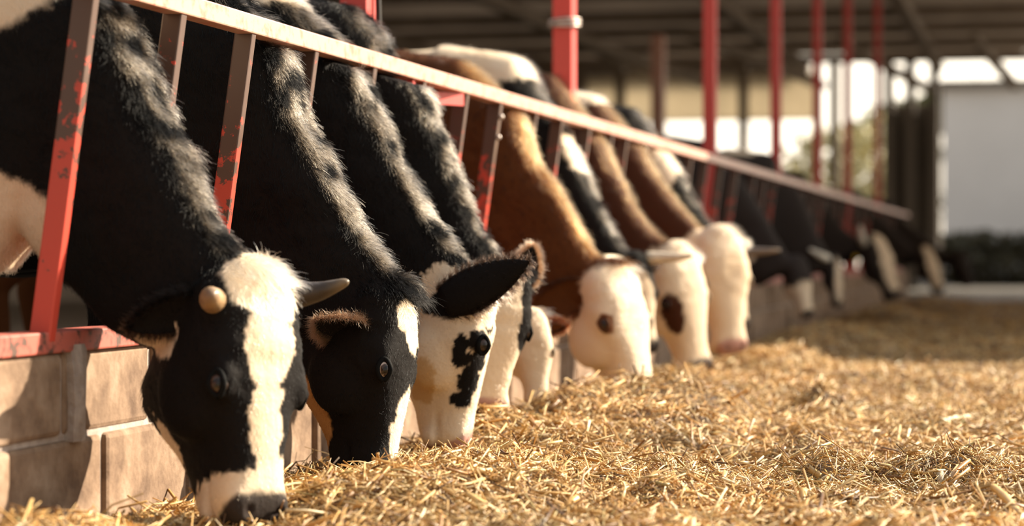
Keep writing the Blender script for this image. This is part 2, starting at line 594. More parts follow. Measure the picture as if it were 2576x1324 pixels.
# standing ribs on the grey sheet
g = MB()
for px in (2250, 2280, 2310, 2340, 2364):
    a, b = P(px, 640, 45.95), P(px, 262, 45.95)
    g.box((a[0] - 0.03, 45.92, 0), (a[0] + 0.03, 46, b[2]))
tag(g.build('trim_41', M['grey_wall']), kind='structure')
# white building beyond the end of the barn
a, b = P(2372, 600, 54), P(2372, 222, 54)
tag(MB().box((a[0], 54, 0.0), (6, 60, b[2])).build('wall_white', M['white_wall']), kind='structure')
tag(MB().box((a[0] - 0.2, 53.8, b[2]), (6.2, 60.2, b[2] + 0.16)).build('trim_42', M['grey_wall']), kind='structure')


# ------------------------------------------------------------------ trees and hedge outside
def leafy(n, c, r, size, seed, mat, name, label, cat, trunk=True, group=None):
    rg = np.random.default_rng(seed)
    root = empty(name, (c[0], c[1], 0))
    tag(root, label, cat, group)
    d = nrm(rg.normal(size=(n, 3)))
    rr = rg.uniform(0.55, 1.0, (n, 1)) ** 0.5
    lob = 1 + 0.25 * vnoise(d, 2.2, seed)[:, None]
    p = np.array(c) + d * rr * lob * np.array(r)
    p[:, 2] = np.maximum(p[:, 2], 0.05)
    a = nrm(rg.normal(size=(n, 3)))
    b = nrm(np.cross(a, rg.normal(size=(n, 3))))
    s = size * rg.uniform(0.6, 1.3, (n, 1))
    v = np.stack([p - a * s, p + b * s * 0.5, p + a * s, p - b * s * 0.5], 1).reshape(-1, 3)
    me = bpy.data.meshes.new('foliage')
    me.from_pydata(v.tolist(), [], [(4 * i, 4 * i + 1, 4 * i + 2, 4 * i + 3) for i in range(n)])
    me.materials.append(mat)
    o = bpy.data.objects.new('foliage', me)
    COL.objects.link(o)
    o.parent = root
    o.matrix_parent_inverse = root.matrix_basis.inverted()
    if trunk:
        sub(MB().tube([(c[0], c[1], 0), (c[0] + 0.1, c[1], c[2] * 0.5), (c[0], c[1], c[2])], [0.2, 0.15, 0.08], 8), 'trunk', M['bark'], root, smooth=True)
    return root


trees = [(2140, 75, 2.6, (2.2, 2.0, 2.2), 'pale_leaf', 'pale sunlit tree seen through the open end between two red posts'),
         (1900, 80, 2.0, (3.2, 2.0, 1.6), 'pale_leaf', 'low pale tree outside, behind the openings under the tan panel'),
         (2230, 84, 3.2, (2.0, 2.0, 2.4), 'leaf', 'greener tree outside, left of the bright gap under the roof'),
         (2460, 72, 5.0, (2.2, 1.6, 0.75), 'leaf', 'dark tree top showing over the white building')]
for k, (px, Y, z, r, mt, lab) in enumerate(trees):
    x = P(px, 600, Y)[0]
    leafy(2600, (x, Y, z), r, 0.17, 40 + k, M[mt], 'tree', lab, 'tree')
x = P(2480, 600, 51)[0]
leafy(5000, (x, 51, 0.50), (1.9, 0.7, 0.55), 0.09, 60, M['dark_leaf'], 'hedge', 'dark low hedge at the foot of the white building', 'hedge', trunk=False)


# ------------------------------------------------------------------ cows
BLACK, WHITE, BROWN = (0.009, 0.0075, 0.007), (0.66, 0.53, 0.39), (0.075, 0.027, 0.009)
PINK, TAN = (0.52, 0.33, 0.26), (0.50, 0.33, 0.17)
CC = {'k': BLACK, 'w': WHITE, 'b': BROWN, 'p': PINK, 't': TAN, 'd': (0.032, 0.025, 0.022), 'B': (0.052, 0.019, 0.010), 'n': (0.40, 0.22, 0.09), 'R': (0.20, 0.085, 0.04), 'P': (0.40, 0.22, 0.18), 'g': (0.07, 0.055, 0.05), 'r': (0.22, 0.145, 0.10)}  # 'r': ear rims lightened to look backlit; 'd': far black lifted for haze

# cow head: (t along the head, half width, forehead side, jaw side), for a head half a metre long
HEAD = [(-0.075, .050, .020, .060), (-0.03, .080, .050, .090), (0.05, .096, .064, .105), (0.14, .100, .070, .118), (0.25, .106, .072, .140),
        (0.35, .108, .068, .158), (0.45, .098, .062, .158), (0.56, .080, .056, .136), (0.67, .067, .051, .108), (0.78, .062, .046, .088),
        (0.86, .068, .044, .080), (0.93, .070, .040, .072), (0.985, .060, .028, .056), (1.01, .036, .010, .034)]


def remesh(mb, voxel, smooth_it):
    o = bpy.data.objects.new('tmp', mb.mesh('tmp'))
    COL.objects.link(o)
    md = o.modifiers.new('r', 'REMESH')
    md.mode = 'VOXEL'
    md.voxel_size = voxel
    md.adaptivity = 0
    dg = bpy.context.evaluated_depsgraph_get()
    me = bpy.data.meshes.new_from_object(o.evaluated_get(dg))
    bpy.data.objects.remove(o)
    n = len(me.vertices)
    co = np.empty(n * 3, np.float32)
    me.vertices.foreach_get('co', co)
    co = co.reshape(-1, 3).astype(float)
    e = np.empty(len(me.edges) * 2, np.int32)
    me.edges.foreach_get('vertices', e)
    e = e.reshape(-1, 2)
    deg = np.bincount(e.ravel(), minlength=n)[:, None] + 1e-9
    for it in range(smooth_it):
        s = np.stack([np.bincount(e[:, 0], co[e[:, 1], k], n) + np.bincount(e[:, 1], co[e[:, 0], k], n) for k in range(3)], 1)
        co = co + (s / deg - co) * 0.5
    np_ = len(me.polygons)
    ls = np.empty(np_, np.int32)
    me.polygons.foreach_get('loop_total', ls)
    vi = np.empty(len(me.loops), np.int32)
    me.loops.foreach_get('vertex_index', vi)
    bpy.data.meshes.remove(me)
    return co, ls, vi


def vert_normals(co, quads):
    a, b, c, d = (co[quads[:, k]] for k in range(4))
    fn = np.cross(c - a, d - b)
    n = np.zeros_like(co)
    for k in range(4):
        for j in range(3):
            n[:, j] += np.bincount(quads[:, k], fn[:, j], len(co))
    return nrm(n)


THR = [(-.40, -.917), (-.52, -.854), (-.62, -.785), (-.70, -.714), (-.74, -.673)]


class Cow:
    def __init__(s, label, Y, crest, poll, muzzle, w, base='k', blobs=(), Yp=None, Ym=None, thick=(.50, .42, .36, .31, .27), horns=(), ears=(), dz=0.0,
                 hair=0, voxel=.013, sc=1.0, eyes=True, slim=1.0, body_yaw=0.0, tagged=False, hw=1.0, withers=None, legs=True, hairlen=1.0, nose='d', belly=1.0, headdep=1.0, sclera=False, eye_at=(.385, .024), ear_t=.10):
        Yp = Y if Yp is None else Yp
        Ym = Yp if Ym is None else Ym
        cr = [P(x, y, Y) for x, y in crest]
        th = [c + np.array([a, 0, b]) * t for c, (a, b), t in zip(cr, THR, thick)]
        P0, M0 = P(*poll, Yp), P(*muzzle, Ym)
        u = nrm(M0 - P0)
        L = np.linalg.norm(M0 - P0)
        w = np.array(w, float)
        w = nrm(w - u * (w @ u))
        v = np.cross(u, w)
        s.P0, s.u, s.v, s.w, s.L, s.Y = P0, u, v, w, L, Y
        k = L / 0.5 * sc
        s.k = k

        def H(t, vv, ww):
            return P0 + u * (t * L) + v * (vv * k) + w * (ww * k)
        s.H = H
        mb = MB()
        ang = np.arange(28) * 2 * math.pi / 28
        # head
        rings = []
        for t, hw_, f, b in HEAD:
            c, sn = np.cos(ang), np.sin(ang)
            vv = hw_ * hw * np.sign(sn) * np.abs(sn) ** 0.8
            ww = np.where(c > 0, f * np.abs(c) ** 0.72, -b * headdep * np.abs(c) ** 0.9)
            vv = vv * np.where(c < 0, 1 - 0.38 * np.abs(c) ** 1.3, 1.0)
            rings.append(np.array([H(t, a, d) for a, d in zip(vv, ww)]))
        mb.loft(rings)
        ax = np.array([v, w, u])
        for sd in (1, -1):
            mb.ball(H(eye_at[0] - .03, sd * .084 * hw, min(eye_at[1], .034)), (.024 * k, .024 * k, .040 * k), axes=ax)          # brow over the eye
            mb.ball(H(.44, sd * .070 * hw, -.055), (.034 * k, .075 * k, .085 * k), axes=ax)      # cheek
            mb.ball(H(.915, sd * .040, .016), (.030 * k, .026 * k, .040 * k), axes=ax)       # nostril wing
            mb.ball(H(.93, sd * .034, -.045), (.030 * k, .030 * k, .030 * k), axes=ax)       # lip
        mb.ball(H(-.02, 0, .005), (.070 * k * hw, .058 * k, .045 * k), axes=ax)                    # poll
        # neck and forequarters
        WX = cr[0][0] - .24
        secs = []
        wz = 1.36 if withers is None else withers
        secs.append((np.array([cr[0][0] - .52, Y, wz + .02 + dz]), np.array([cr[0][0] - .40, Y, .58]), .235 * slim))
        secs.append((np.array([cr[0][0] - .20, Y, wz - .03 + dz]), np.array([cr[0][0] - .26, Y, .565]), .20 * slim))
        for i in range(5):
            yy = Y + (Yp - Y) * (0, 0, .1, .4, .8)[i]
            a, b = cr[i].copy(), th[i].copy()
            a[1] = b[1] = yy
            secs.append((a, b, (.150, .126, .110, .098, .092)[i] * slim * (0.6 + 0.4 * thick[i] / (.50, .42, .36, .31, .27)[i])))
        hc = H(.16, 0, -.02)
        hb = w * .085 * k
        secs.append((hc + hb * .6, hc - hb * 1.5, .085 * k))
        rings = []
        for a, b, hw_ in secs:
            c, ax1 = (a + b) / 2, (a - b) / 2
            cs, sn = np.cos(ang), np.sin(ang)
            lat = hw_ * np.sign(sn) * np.abs(sn) ** 0.45 * (1 - 0.05 * np.clip(cs, 0, 1) ** 2 - 0.15 * np.clip(-cs, 0, 1) ** 2)
            rings.append(c + np.outer(np.sign(cs) * np.abs(cs) ** 0.74, ax1) + np.outer(lat, np.array([0, 1.0, 0])))
        mb.loft(rings)
        # barrel
        cy, sy = math.cos(body_yaw), math.sin(body_yaw)
        bx0 = cr[0][0] - .42

        def Bd(x, y, z):
            return np.array([bx0 - x * cy - y * sy * 0, Y + x * sy + y, z])
        s.Bd = Bd
        tz = wz + .02
        rings = []
        for x, zt, zb, hw_ in ((-.16, 1.26, .66, .15), (0, tz - .01, .60, .225), (.22, tz - .02, .56, .25), (.55, tz - .05, .54, .275), (.9, tz - .04, .55, .28), (1.15, tz + .02, .64, .27),
                               (1.38, tz + .03, .74, .25), (1.55, tz - .03, .82, .20), (1.66, tz - .14, .95, .12)):
            c = (zt + zb) / 2
            h = (zt - zb) / 2
            cs, sn = np.cos(ang), np.sin(ang)
            lat = hw_ * slim * belly * np.sign(sn) * np.abs(sn) ** .85 * (1 - .28 * np.clip(cs, 0, 1) ** 2)
            rings.append(np.array([Bd(x, l, c + h * q) for l, q in zip(lat, np.sign(cs) * np.abs(cs) ** .9)]))
        mb.loft(rings)
        if legs:
            for sd in (1, -1):
                y = sd * .13 * slim
                fx = max(0.0, bx0 + 2.27)
                mb.tube([Bd(fx + .06, y * 1.15, .95), Bd(fx + .03, y * 1.1, .70), Bd(fx + .0, y, .47), Bd(fx + .0, y, .40), Bd(fx + .0, y, .20), Bd(fx + -.01, y, .12), Bd(fx + -.035, y, .05), Bd(fx + -.05, y, .0)],
                        [(.11, .08), (.082, .066), (.050, .046), (.052, .048), (.034, .033), (.042, .040), (.046, .044), (.058, .052)], 14)
                y = sd * .16 * slim
                mb.tube([Bd(1.35, y, 1.05), Bd(1.30, y * 1.05, .80), Bd(1.45, y, .56), Bd(1.53, y, .48), Bd(1.50, y, .24), Bd(1.47, y, .12), Bd(1.44, y, .05), Bd(1.42, y, .0)],
                        [(.18, .09), (.13, .075), (.065, .048), (.056, .044), (.038, .035), (.044, .042), (.046, .044), (.058, .052)], 14)
            mb.tube([Bd(1.62, 0, tz - .04), Bd(1.70, 0, 1.15), Bd(1.72, 0, .8), Bd(1.71, 0, .55)], [.030, .022, .018, .034], 10)
        co, ls, vi = remesh(mb, voxel, (7 if voxel < .0085 else 5) if voxel < .012 else 3)
        quads = vi.reshape(-1, 4) if (ls == 4).all() else None
        n0 = len(co)

        # head space of every vertex
        def hs(q):
            d = q - P0
            return np.stack([(d @ u) / L, (d @ v) / k, (d @ w) / k], 1)
        h = hs(co)
        nor = vert_normals(co, quads)
        for sd in (1, -1):                                     # nostrils and mouth line
            r = np.sqrt(((h[:, 0] - .945) * .5) ** 2 * 1.0 + ((h[:, 1] - sd * .036) * 1.1) ** 2 + ((h[:, 2] - .020) * .75) ** 2)
            co -= nor * (np.clip(1 - r / .020, 0, 1) ** .6 * .013 * k)[:, None]
            mz = -.030 - .05 * (1 - h[:, 0])
            g = np.exp(-((h[:, 2] - mz) / .007) ** 2) * np.clip((h[:, 0] - .76) / .05, 0, 1) * (h[:, 0] < 1.05)
            co -= nor * (g * .0035 * k)[:, None]
        # wrinkles across the neck and shallow hair relief
        inneck = (h[:, 0] < .1) & (co[:, 0] > cr[0][0] - .35)
        wr = vnoise(co * np.array([1, 1, 1.6]), 20, 5) * .5 + vnoise(co, 9, 6)
        co += nor * (np.where(inneck, wr * .0045, wr * .0024))[:, None]
        fold = np.clip(1 - np.abs(h[:, 0] - .26) / .24, 0, 1) * (h[:, 2] > 0)
        co += nor * (fold * (vnoise(h * np.array([1.0, .35, .35]), 26, 8) * .0035 + vnoise(co, 24, 9) * .003) * k)[:, None]
        s.nor = nor
        # the rail presses into the crest where a neck touches it
        dx, dz_ = co[:, 0] - RAILX, co[:, 2] - RAILZ
        rr = np.sqrt(dx * dx + dz_ * dz_)
        push = np.clip(.036 - rr, 0, None) * (rr < .036)
        co[:, 0] -= push * 1.2 + np.where(rr < .036, np.clip(dx, 0, None), 0)
        co[:, 2] -= push * .8
        lim = RAILX - .034 + np.clip(1.128 - co[:, 2], 0, None) * 4.0
        co[:, 0] = np.where(co[:, 2] > .95, np.minimum(co[:, 0], lim), co[:, 0])

        # coat pattern
        def paint(q, hq):
            jit = np.stack([vnoise(q, 38, 11 + j) * .55 + vnoise(q, 11, 21 + j) * .7 + vnoise(q, 95, 31 + j) * .35 for j in range(3)], 1)
            col = np.tile(np.array(CC[base]), (len(q), 1))
            for bl in blobs:
                sp, c, ctr, rad = bl[:4]
                ja = bl[4] if len(bl) > 4 else .017
                if sp == 'h':
                    x = hq + jit * ja * np.array([2, 1, 1])
                else:
                    x = np.stack([q[:, 0], q[:, 1] - Y, q[:, 2]], 1) + jit * ja
                d = (((x - np.array(ctr)) / np.array(rad)) ** 2).sum(1)
                a = np.clip((1 - d) * 7 + .5, 0, 1)[:, None]
                col = col * (1 - a) + np.array(CC[c]) * a
            # tan dirt on pale hair
            pale = np.clip((col.mean(1) - .3) / .3, 0, 1)
            st = np.clip(vnoise(q, 14, 77) * .7 + vnoise(q, 5, 78) * .6 - .05, 0, 1) * .45 * pale
            col = col * (1 - st[:, None]) + np.array(TAN) * st[:, None]
            # bare nose, lips and nostrils
            nz = np.clip((hq[:, 0] + jit[:, 0] * .02 - (.955 - .10 * np.clip((hq[:, 2] + .01) / .05, 0, 1))) / .03, 0, 1) * ((np.abs(hq[:, 1]) < .11) & (hq[:, 0] < 1.2) & (hq[:, 2] > (-.012 if nose != 'P' else -.06)) & (hq[:, 2] < .08))
            col = col * (1 - nz[:, None]) + np.array(CC[nose]) * nz[:, None]
            for sd in (1, -1):
                r = np.sqrt(((hq[:, 0] - .945) * .5) ** 2 + ((hq[:, 1] - sd * .036) * 1.1) ** 2 + ((hq[:, 2] - .020) * .75) ** 2)
                a = np.clip((.019 - r) / .006, 0, 1)[:, None]
                col = col * (1 - a) + np.array((.02, .013, .012)) * a
            hoof = (q[:, 2] < .075) & (q[:, 0] < -1.95)
            col[hoof] = (.05, .04, .035)
            return col
        col = paint(co, h)
        vs, fs, cols = [co], [tuple(f) for f in quads.tolist()], [col]
        nv = len(co)

        def app(m2, c2):
            nonlocal nv
            vv = np.concatenate(m2.v)
            vs.append(vv)
            fs.extend([tuple(i + nv for i in f) for f in m2.f])
            cols.append(c2 if not isinstance(c2, tuple) else np.tile(np.array(c2), (len(vv), 1)))
            nv += len(vv)
        # eyes: lids in the body mesh, balls as children
        eyeballs = []
        if eyes:
            for sd in (1, -1):
                ew = eye_at[1] if sd > 0 else .026
                q = h[(np.abs(h[:, 0] - eye_at[0]) < .03) & (np.abs(h[:, 2] - ew) < .014) & (h[:, 1] * sd > .05)]
                vm = np.abs(q[:, 1]).max() if len(q) else .1
                c = H(eye_at[0], sd * (vm - .0120), ew)
                out = nrm(v * sd * .93 + w * .36)
                c = c - out * .0035 * k
                eyeballs.append((c, out, sd))
                tx = nrm(u - out * (u @ out))
                ty = np.cross(out, tx)
                lid = MB()
                aa = np.linspace(0, 2 * math.pi, 21)
                pts = [c + out * (.0165 * k - .006 * k * abs(math.cos(t_))) + tx * (.0215 * k * math.cos(t_)) + ty * (.0135 * k * math.sin(t_) * (1 - .25 * abs(math.cos(t_)))) for t_ in aa]
                lid.tube(pts, .0058 * k, 8)
                bc = paint(c[None] + out * .01, hs(c[None] + out * .01))[0]
                app(lid, tuple(np.clip(bc * .4, .006, .4)))
        # ears
        s.earhair = []
        for (sd, dr, op, ln, wd, oc, ic) in ears:
            base_p = H(ear_t, sd * .088 * hw, -.030)
            dirw = nrm(v * dr[0] + u * dr[1] + w * dr[2])
            opn = v * op[0] + u * op[1] + w * op[2]
            opn = nrm(opn - dirw * (opn @ dirw))
            sidev = np.cross(dirw, opn)
            em = MB()
            ns, nw = 14, 11
            ec = []
            f_, b_ = [], []
            for i in range(ns):
                t = i / (ns - 1)
                hwid = wd * k * max(.05, (math.sin(math.pi * min(1, .16 + .84 * t) ** .85)) ** .7) * (1 - .12 * t)
                cup = (.55 - .25 * t) * hwid + .004
                for j in range(nw):
                    e = -1 + 2 * j / (nw - 1)
                    pt = base_p + dirw * (ln * k * (t * 1.0 - .06)) + sidev * (hwid * math.sin(e * 1.35) / math.sin(1.35)) - opn * (cup * (math.cos(e * 1.35) - .2)) - opn * (.02 * k * t * t)
                    th_ = (.0075 * (1 - t) + .0030) * (1 - .7 * abs(e) ** 3) * k
                    f_.append(pt + opn * th_)
                    b_.append(pt - opn * th_)
                    ec.append((t, e))
            fcs = []
            N = ns * nw
            for i in range(ns - 1):
                for j in range(nw - 1):
                    a = i * nw + j
                    fcs.append((a, a + 1, a + nw + 1, a + nw))
                    fcs.append((N + a, N + a + nw, N + a + nw + 1, N + a + 1))
            for i in range(ns - 1):
                a = i * nw
                fcs.append((a, a + nw, N + a + nw, N + a))
                a = i * nw + nw - 1
                fcs.append((a, N + a, N + a + nw, a + nw))
            for j in range(nw - 1):
                a = (ns - 1) * nw + j
                fcs.append((a, a + 1, N + a + 1, N + a))
                a = j
                fcs.append((a, N + a, N + a + 1, a + 1))
            em.add(f_ + b_, fcs)
            ec = np.array(ec)
            rim = np.clip((np.abs(ec[:, 1]) - .75) * 4, 0, 1)[:, None]
            ci = np.array(CC[ic]) * (1 - rim) + np.array(CC[oc]) * rim
            app(em, np.concatenate([ci, np.tile(np.array(CC[oc]), (N, 1))]))
            s.earhair.append((np.array(f_), np.array(b_), ec, dirw, opn, sidev, oc, ic, k))
        me = bpy.data.meshes.new('cow')
        allv = np.concatenate(vs)
        me.from_pydata(allv.tolist(), [], fs)
        at = me.attributes.new('coat', 'FLOAT_COLOR', 'POINT')
        ac = np.concatenate(cols)
        at.data.foreach_set('color', np.concatenate([ac, np.ones((len(ac), 1))], 1).astype(np.float32).ravel())
        me.polygons.foreach_set('use_smooth', [True] * len(me.polygons))
        me.materials.append(M['coat'])
        o = bpy.data.objects.new('cow', me)
        COL.objects.link(o)
        s.obj = o
        tag(o, label, 'cow')
        # eyeballs
        for c, out, sd in eyeballs:
            em = MB()
            em.ball((0, 0, 0), .0185 * k, 20, 14)
            vv = np.concatenate(em.v)
            gz = nrm(out + w * .25 + u * .10)
            d = nrm(vv) @ gz
            fwd = nrm(u - gz * (u @ gz))
            cc = np.tile(np.array((.50, .40, .33) if sclera else (.05, .03, .022)), (len(vv), 1))
            cc[d > .72] = (.045, .025, .015)
            cc[d > .90] = (.006, .005, .005)
            m2 = MB()
            m2.add(vv + c + out * .003 * k, em.f)
            m2.c = [np.concatenate([cc, np.ones((len(cc), 1))], 1)]
            m2.build('eye', M['eye'], o, smooth=True)
        # horns
        for hn in horns:
            b0 = H(*hn['base'])
            pts = [b0]
            for d, ln in hn['steps']:
                pts.append(pts[-1] + nrm(np.array(d, float)) * ln)
            m2 = MB()
            hc_ = hn.get('cols')
            rads = hn['rad']
            # smooth the chain
            fine, fr = [], []
            for i in range(len(pts) - 1):
                for j in range(5):
                    t = j / 5
                    p0, p1, p2, p3 = pts[max(i - 1, 0)], pts[i], pts[i + 1], pts[min(i + 2, len(pts) - 1)]
                    fine.append(.5 * ((2 * p1) + (-p0 + p2) * t + (2 * p0 - 5 * p1 + 4 * p2 - p3) * t * t + (-p0 + 3 * p1 - 3 * p2 + p3) * t ** 3))
                    fr.append(rads[i] * (1 - t) + rads[i + 1] * t)
            fine.append(pts[-1])
            fr.append(rads[-1])
            e = nrm(fine[-1] - fine[-2])
            for q, z in ((.78, .45), (.45, .80), (.12, .98)):
                fine.append(pts[-1] + e * (rads[-1] * z))
                fr.append(rads[-1] * q)
            m2.tube(fine, fr, 16)
            n = len(fine)
            tt = np.concatenate([np.repeat(np.arange(n) / (n - 1), 16), [0, 1]])[:, None]
            c0, c1 = hn.get('cols', ((.34, .25, .15), (.10, .07, .05)))
            sm = np.clip((tt - hn.get('dark', .7)) / .2, 0, 1)
            cl = np.array(c0) * (1 - sm) + np.array(c1) * sm
            cl *= 1 + .25 * vnoise(np.concatenate(m2.v), 60, 3)[:, None]
            m2.c = [np.concatenate([cl, np.ones((len(cl), 1))], 1)]
            m2.build('horn', M['horn_coat'], o, smooth=True)
        if tagged:
            c = H(.16, .17, -.03)
            MB().tube([c + v * .004, c - v * .004], [.022, .022], 14).build('ear_tag', M['tag'], o)
        # hair
        if hair:
            s.grow(co, quads, h, col, cr, hair, hairlen, paint)

    def grow(s, co, quads, h, col, cr, count, hl, paint):
        rg = np.random.default_rng(int(s.Y * 100))
        tri = np.concatenate([quads[:, [0, 1, 2]], quads[:, [0, 2, 3]]])
        ctr = co[tri].mean(1)
        fn = np.cross(co[tri[:, 1]] - co[tri[:, 0]], co[tri[:, 2]] - co[tri[:, 0]])
        area = np.linalg.norm(fn, axis=1) / 2
        fnn = nrm(fn)
        view = nrm(CAM - ctr)
        facing = (fnn * view).sum(1)
        hh = h[tri].mean(1)
        onhead = (hh[:, 0] > 0.02) & (np.abs(hh[:, 1]) < .16) & (hh[:, 2] > -.2) & (hh[:, 0] < 1.1)
        # crest: upper side of the neck
        pts = np.array(cr)
        cd = nrm(np.array(cr[-1]) - np.array(cr[0]))
        cn = np.array([-cd[2], 0, cd[0]])
        cn = cn if cn[0] > 0 else -cn
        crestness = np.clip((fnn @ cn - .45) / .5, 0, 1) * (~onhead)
        wgt = area * np.where(facing > -.35, 1.0, .15) * (ctr[:, 0] > cr[0][0] - .55) * (ctr[:, 2] > .3 * 0) * (1 + 2.2 * crestness) * np.where(onhead, .9, 1.0)
        wgt *= np.where(hh[:, 0] > .90, .12, 1) * (hh[:, 0] < 1.02)
        cdf = np.cumsum(wgt)
        ti = np.searchsorted(cdf, rg.random(count) * cdf[-1])
        ti = np.minimum(ti, len(tri) - 1)
        r1, r2 = rg.random(count), rg.random(count)
        fl = r1 + r2 > 1
        r1[fl], r2[fl] = 1 - r1[fl], 1 - r2[fl]
        T = tri[ti]
        root = co[T[:, 0]] * (1 - r1 - r2)[:, None] + co[T[:, 1]] * r1[:, None] + co[T[:, 2]] * r2[:, None]
        n = nrm(s.nor[T].mean(1))
        dr_ = root - s.P0
        c = paint(root, np.stack([(dr_ @ s.u) / s.L, (dr_ @ s.v) / s.k, (dr_ @ s.w) / s.k], 1))
        hd, cs = hh[ti], crestness[ti]
        oh = onhead[ti]
        poll = np.clip(1 - (np.abs(hd[:, 0] - .03) / .13), 0, 1) * (np.abs(hd[:, 1]) < .09) * (hd[:, 2] > -.03)
        flow = np.where(oh[:, None], s.u, nrm(cd + np.array([0, 0, -.55])))
        flow = nrm(flow + np.stack([vnoise(root, 26, 50 + j) for j in range(3)], 1) * .9 + rg.normal(size=(count, 3)) * .22)
        lift = np.clip(.20 + .42 * cs + .30 * poll + .12 * rg.normal(size=count), .12, .95)[:, None]
        ln = np.where(oh, .0075, .014) + .022 * cs * (.55 + .45 * vnoise(root, 16, 61)) + (.016 + .006 * vnoise(root, 30, 64)) * poll
        ln = ln * hl * np.clip(1 + .35 * rg.normal(size=count), .4, 2)
        tang = nrm(flow - n * (flow * n).sum(1)[:, None])
        d = nrm(n * lift + tang * (1 - lift) * 1.1)
        p = [root - n * .001]
        for i in range(3):
            p.append(p[-1] + d * (ln / 3)[:, None])
            d = nrm(d + tang * .28 + np.array([0, 0, -.22]) + rg.normal(size=(count, 3)) * .10)
        pts_ = np.stack(p, 1)
        tint = c.copy()
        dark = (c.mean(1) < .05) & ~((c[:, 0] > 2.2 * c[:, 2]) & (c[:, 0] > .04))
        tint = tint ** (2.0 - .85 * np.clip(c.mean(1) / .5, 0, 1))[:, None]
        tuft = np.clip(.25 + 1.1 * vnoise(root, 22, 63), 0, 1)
        tint[dark] += ((cs ** 6 * tuft * np.clip(-(hd[:, 0] + .05) / .15, 0, 1))[dark][:, None] * np.array([.60, .45, .31])) * rg.random((dark.sum(), 1)) ** 1.5  # sunlit crest glow put into the hair colour of black necks
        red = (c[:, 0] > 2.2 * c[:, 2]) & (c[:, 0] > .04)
        tint[red] += ((cs ** 4 * np.clip(-(hd[:, 0] + .05) / .15, 0, 1))[red][:, None] * np.array([.50, .22, .07])) * rg.random((red.sum(), 1))  # same painted rim glow, orange on brown necks
        tint *= np.clip(1 + .2 * rg.normal(size=(count, 1)), .5, 1.5)
        rad = np.array([.00042, .00036, .00026, .0001])
        # ears: fringe along the rim and down inside
        ex, et = [], []
        for (f_, b_, ec, dirw, opn, sidev, oc, ic, k) in s.earhair:
            m = 2600
            idx = rg.choice(len(f_), m, p=(lambda q: q / q.sum())(.25 + 2.5 * (np.abs(ec[:, 1]) > .7)))
            e = ec[idx]
            back = rg.random(m) < .5
            rt = np.where(back[:, None], b_[idx], f_[idx]) + rg.normal(size=(m, 3)) * .0035
            dd = nrm(dirw * .6 + sidev * (np.sign(e[:, 1]) * np.abs(e[:, 1]) ** 2 * .9)[:, None] + opn * np.where(back, -.35, .45)[:, None] + rg.normal(size=(m, 3)) * .3)
            l2 = np.where(np.abs(e[:, 1]) > .7, .016, .009) * np.clip(1 + .35 * rg.normal(size=m), .4, 2)
            q = [rt]
            for i in range(3):
                q.append(q[-1] + dd * (l2 / 3)[:, None])
                dd = nrm(dd + np.array([0, 0, -.15]) + rg.normal(size=(m, 3)) * .12)
            ex.append(np.stack(q, 1))
            cc = np.tile(np.array(CC[oc]), (m, 1)) + np.array([.05, .03, .02]) * rg.random((m, 1))
            et.append(cc ** 1.5)
        if ex:
            pts_ = np.concatenate([pts_] + ex)
            tint = np.concatenate([tint] + et)
        N = len(pts_)
        hc = bpy.data.hair_curves.new('hair')
        hc.add_curves([4] * N)
        hc.attributes['position'].data.foreach_set('vector', pts_.astype(np.float32).ravel())
        ra = hc.attributes.get('radius') or hc.attributes.new('radius', 'FLOAT', 'POINT')
        ra.data.foreach_set('value', np.tile(rad, N).astype(np.float32))
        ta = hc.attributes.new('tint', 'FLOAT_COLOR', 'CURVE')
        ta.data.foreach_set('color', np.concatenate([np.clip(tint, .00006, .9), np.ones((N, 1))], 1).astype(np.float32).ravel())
        hc.materials.append(M['hair'])
        o = bpy.data.objects.new('hair', hc)
        COL.objects.link(o)
        o.parent = s.obj


M['horn_coat'] = coat_mat('horn_surface', rough=0.38, bump=True, spec=0.4)

# --- nearest cow: black head with a broad white blaze, horned
Cow('nearest horned cow, black cheeks and a broad white blaze, feeding beside the kerb wall', 4.76,
    [(300, 30), (385, 240), (462, 400), (533, 560), (600, 655)], (608, 716), (628, 1326), (.90, -.44, .06), Ym=4.66, sc=1.22, headdep=1.45, eye_at=(.45, .034),
    blobs=[('b', 'w', (-2.25, -.1, .66), (.26, .5, .15)), ('b', 'w', (-2.17, 0, 1.24), (.23, .5, .21)), ('b', 'w', (-1.79, -.10, .44), (.055, .12, .06)),
           ('h', 'w', (.02, 0, .07), (.17, .088, .075)), ('h', 'w', (.30, .008, .075), (.20, .060, .05)), ('h', 'w', (.58, .008, .06), (.28, .034, .05)),
           ('h', 'w', (.95, 0, -.02), (.19, .12, .13), .035), ('h', 'w', (.55, 0, -.155), (.34, .06, .035))],
    horns=[dict(base=(.10, .066, .012), steps=[((.05, -.9, .1), .05), ((.25, -.9, .15), .055)], rad=[.030, .027, .020], cols=((.30, .19, .10), (.16, .10, .06)), dark=.75),
           dict(base=(.03, -.075, .01), steps=[((.80, .60, .05), .045), ((.90, .25, .16), .05), ((.88, .05, .30), .055)], rad=[.033, .029, .020, .009], cols=((.030, .019, .012), (.12, .085, .05)), dark=.6)],
    ears=[(1, (.50, .35, -.65), (.5, .6, .5), .12, .036, 'k', 'k'), (-1, (-.85, .30, -.1), (.2, .5, .8), .085, .030, 'k', 'g')],
    hair=64000, voxel=.0075, slim=.95)

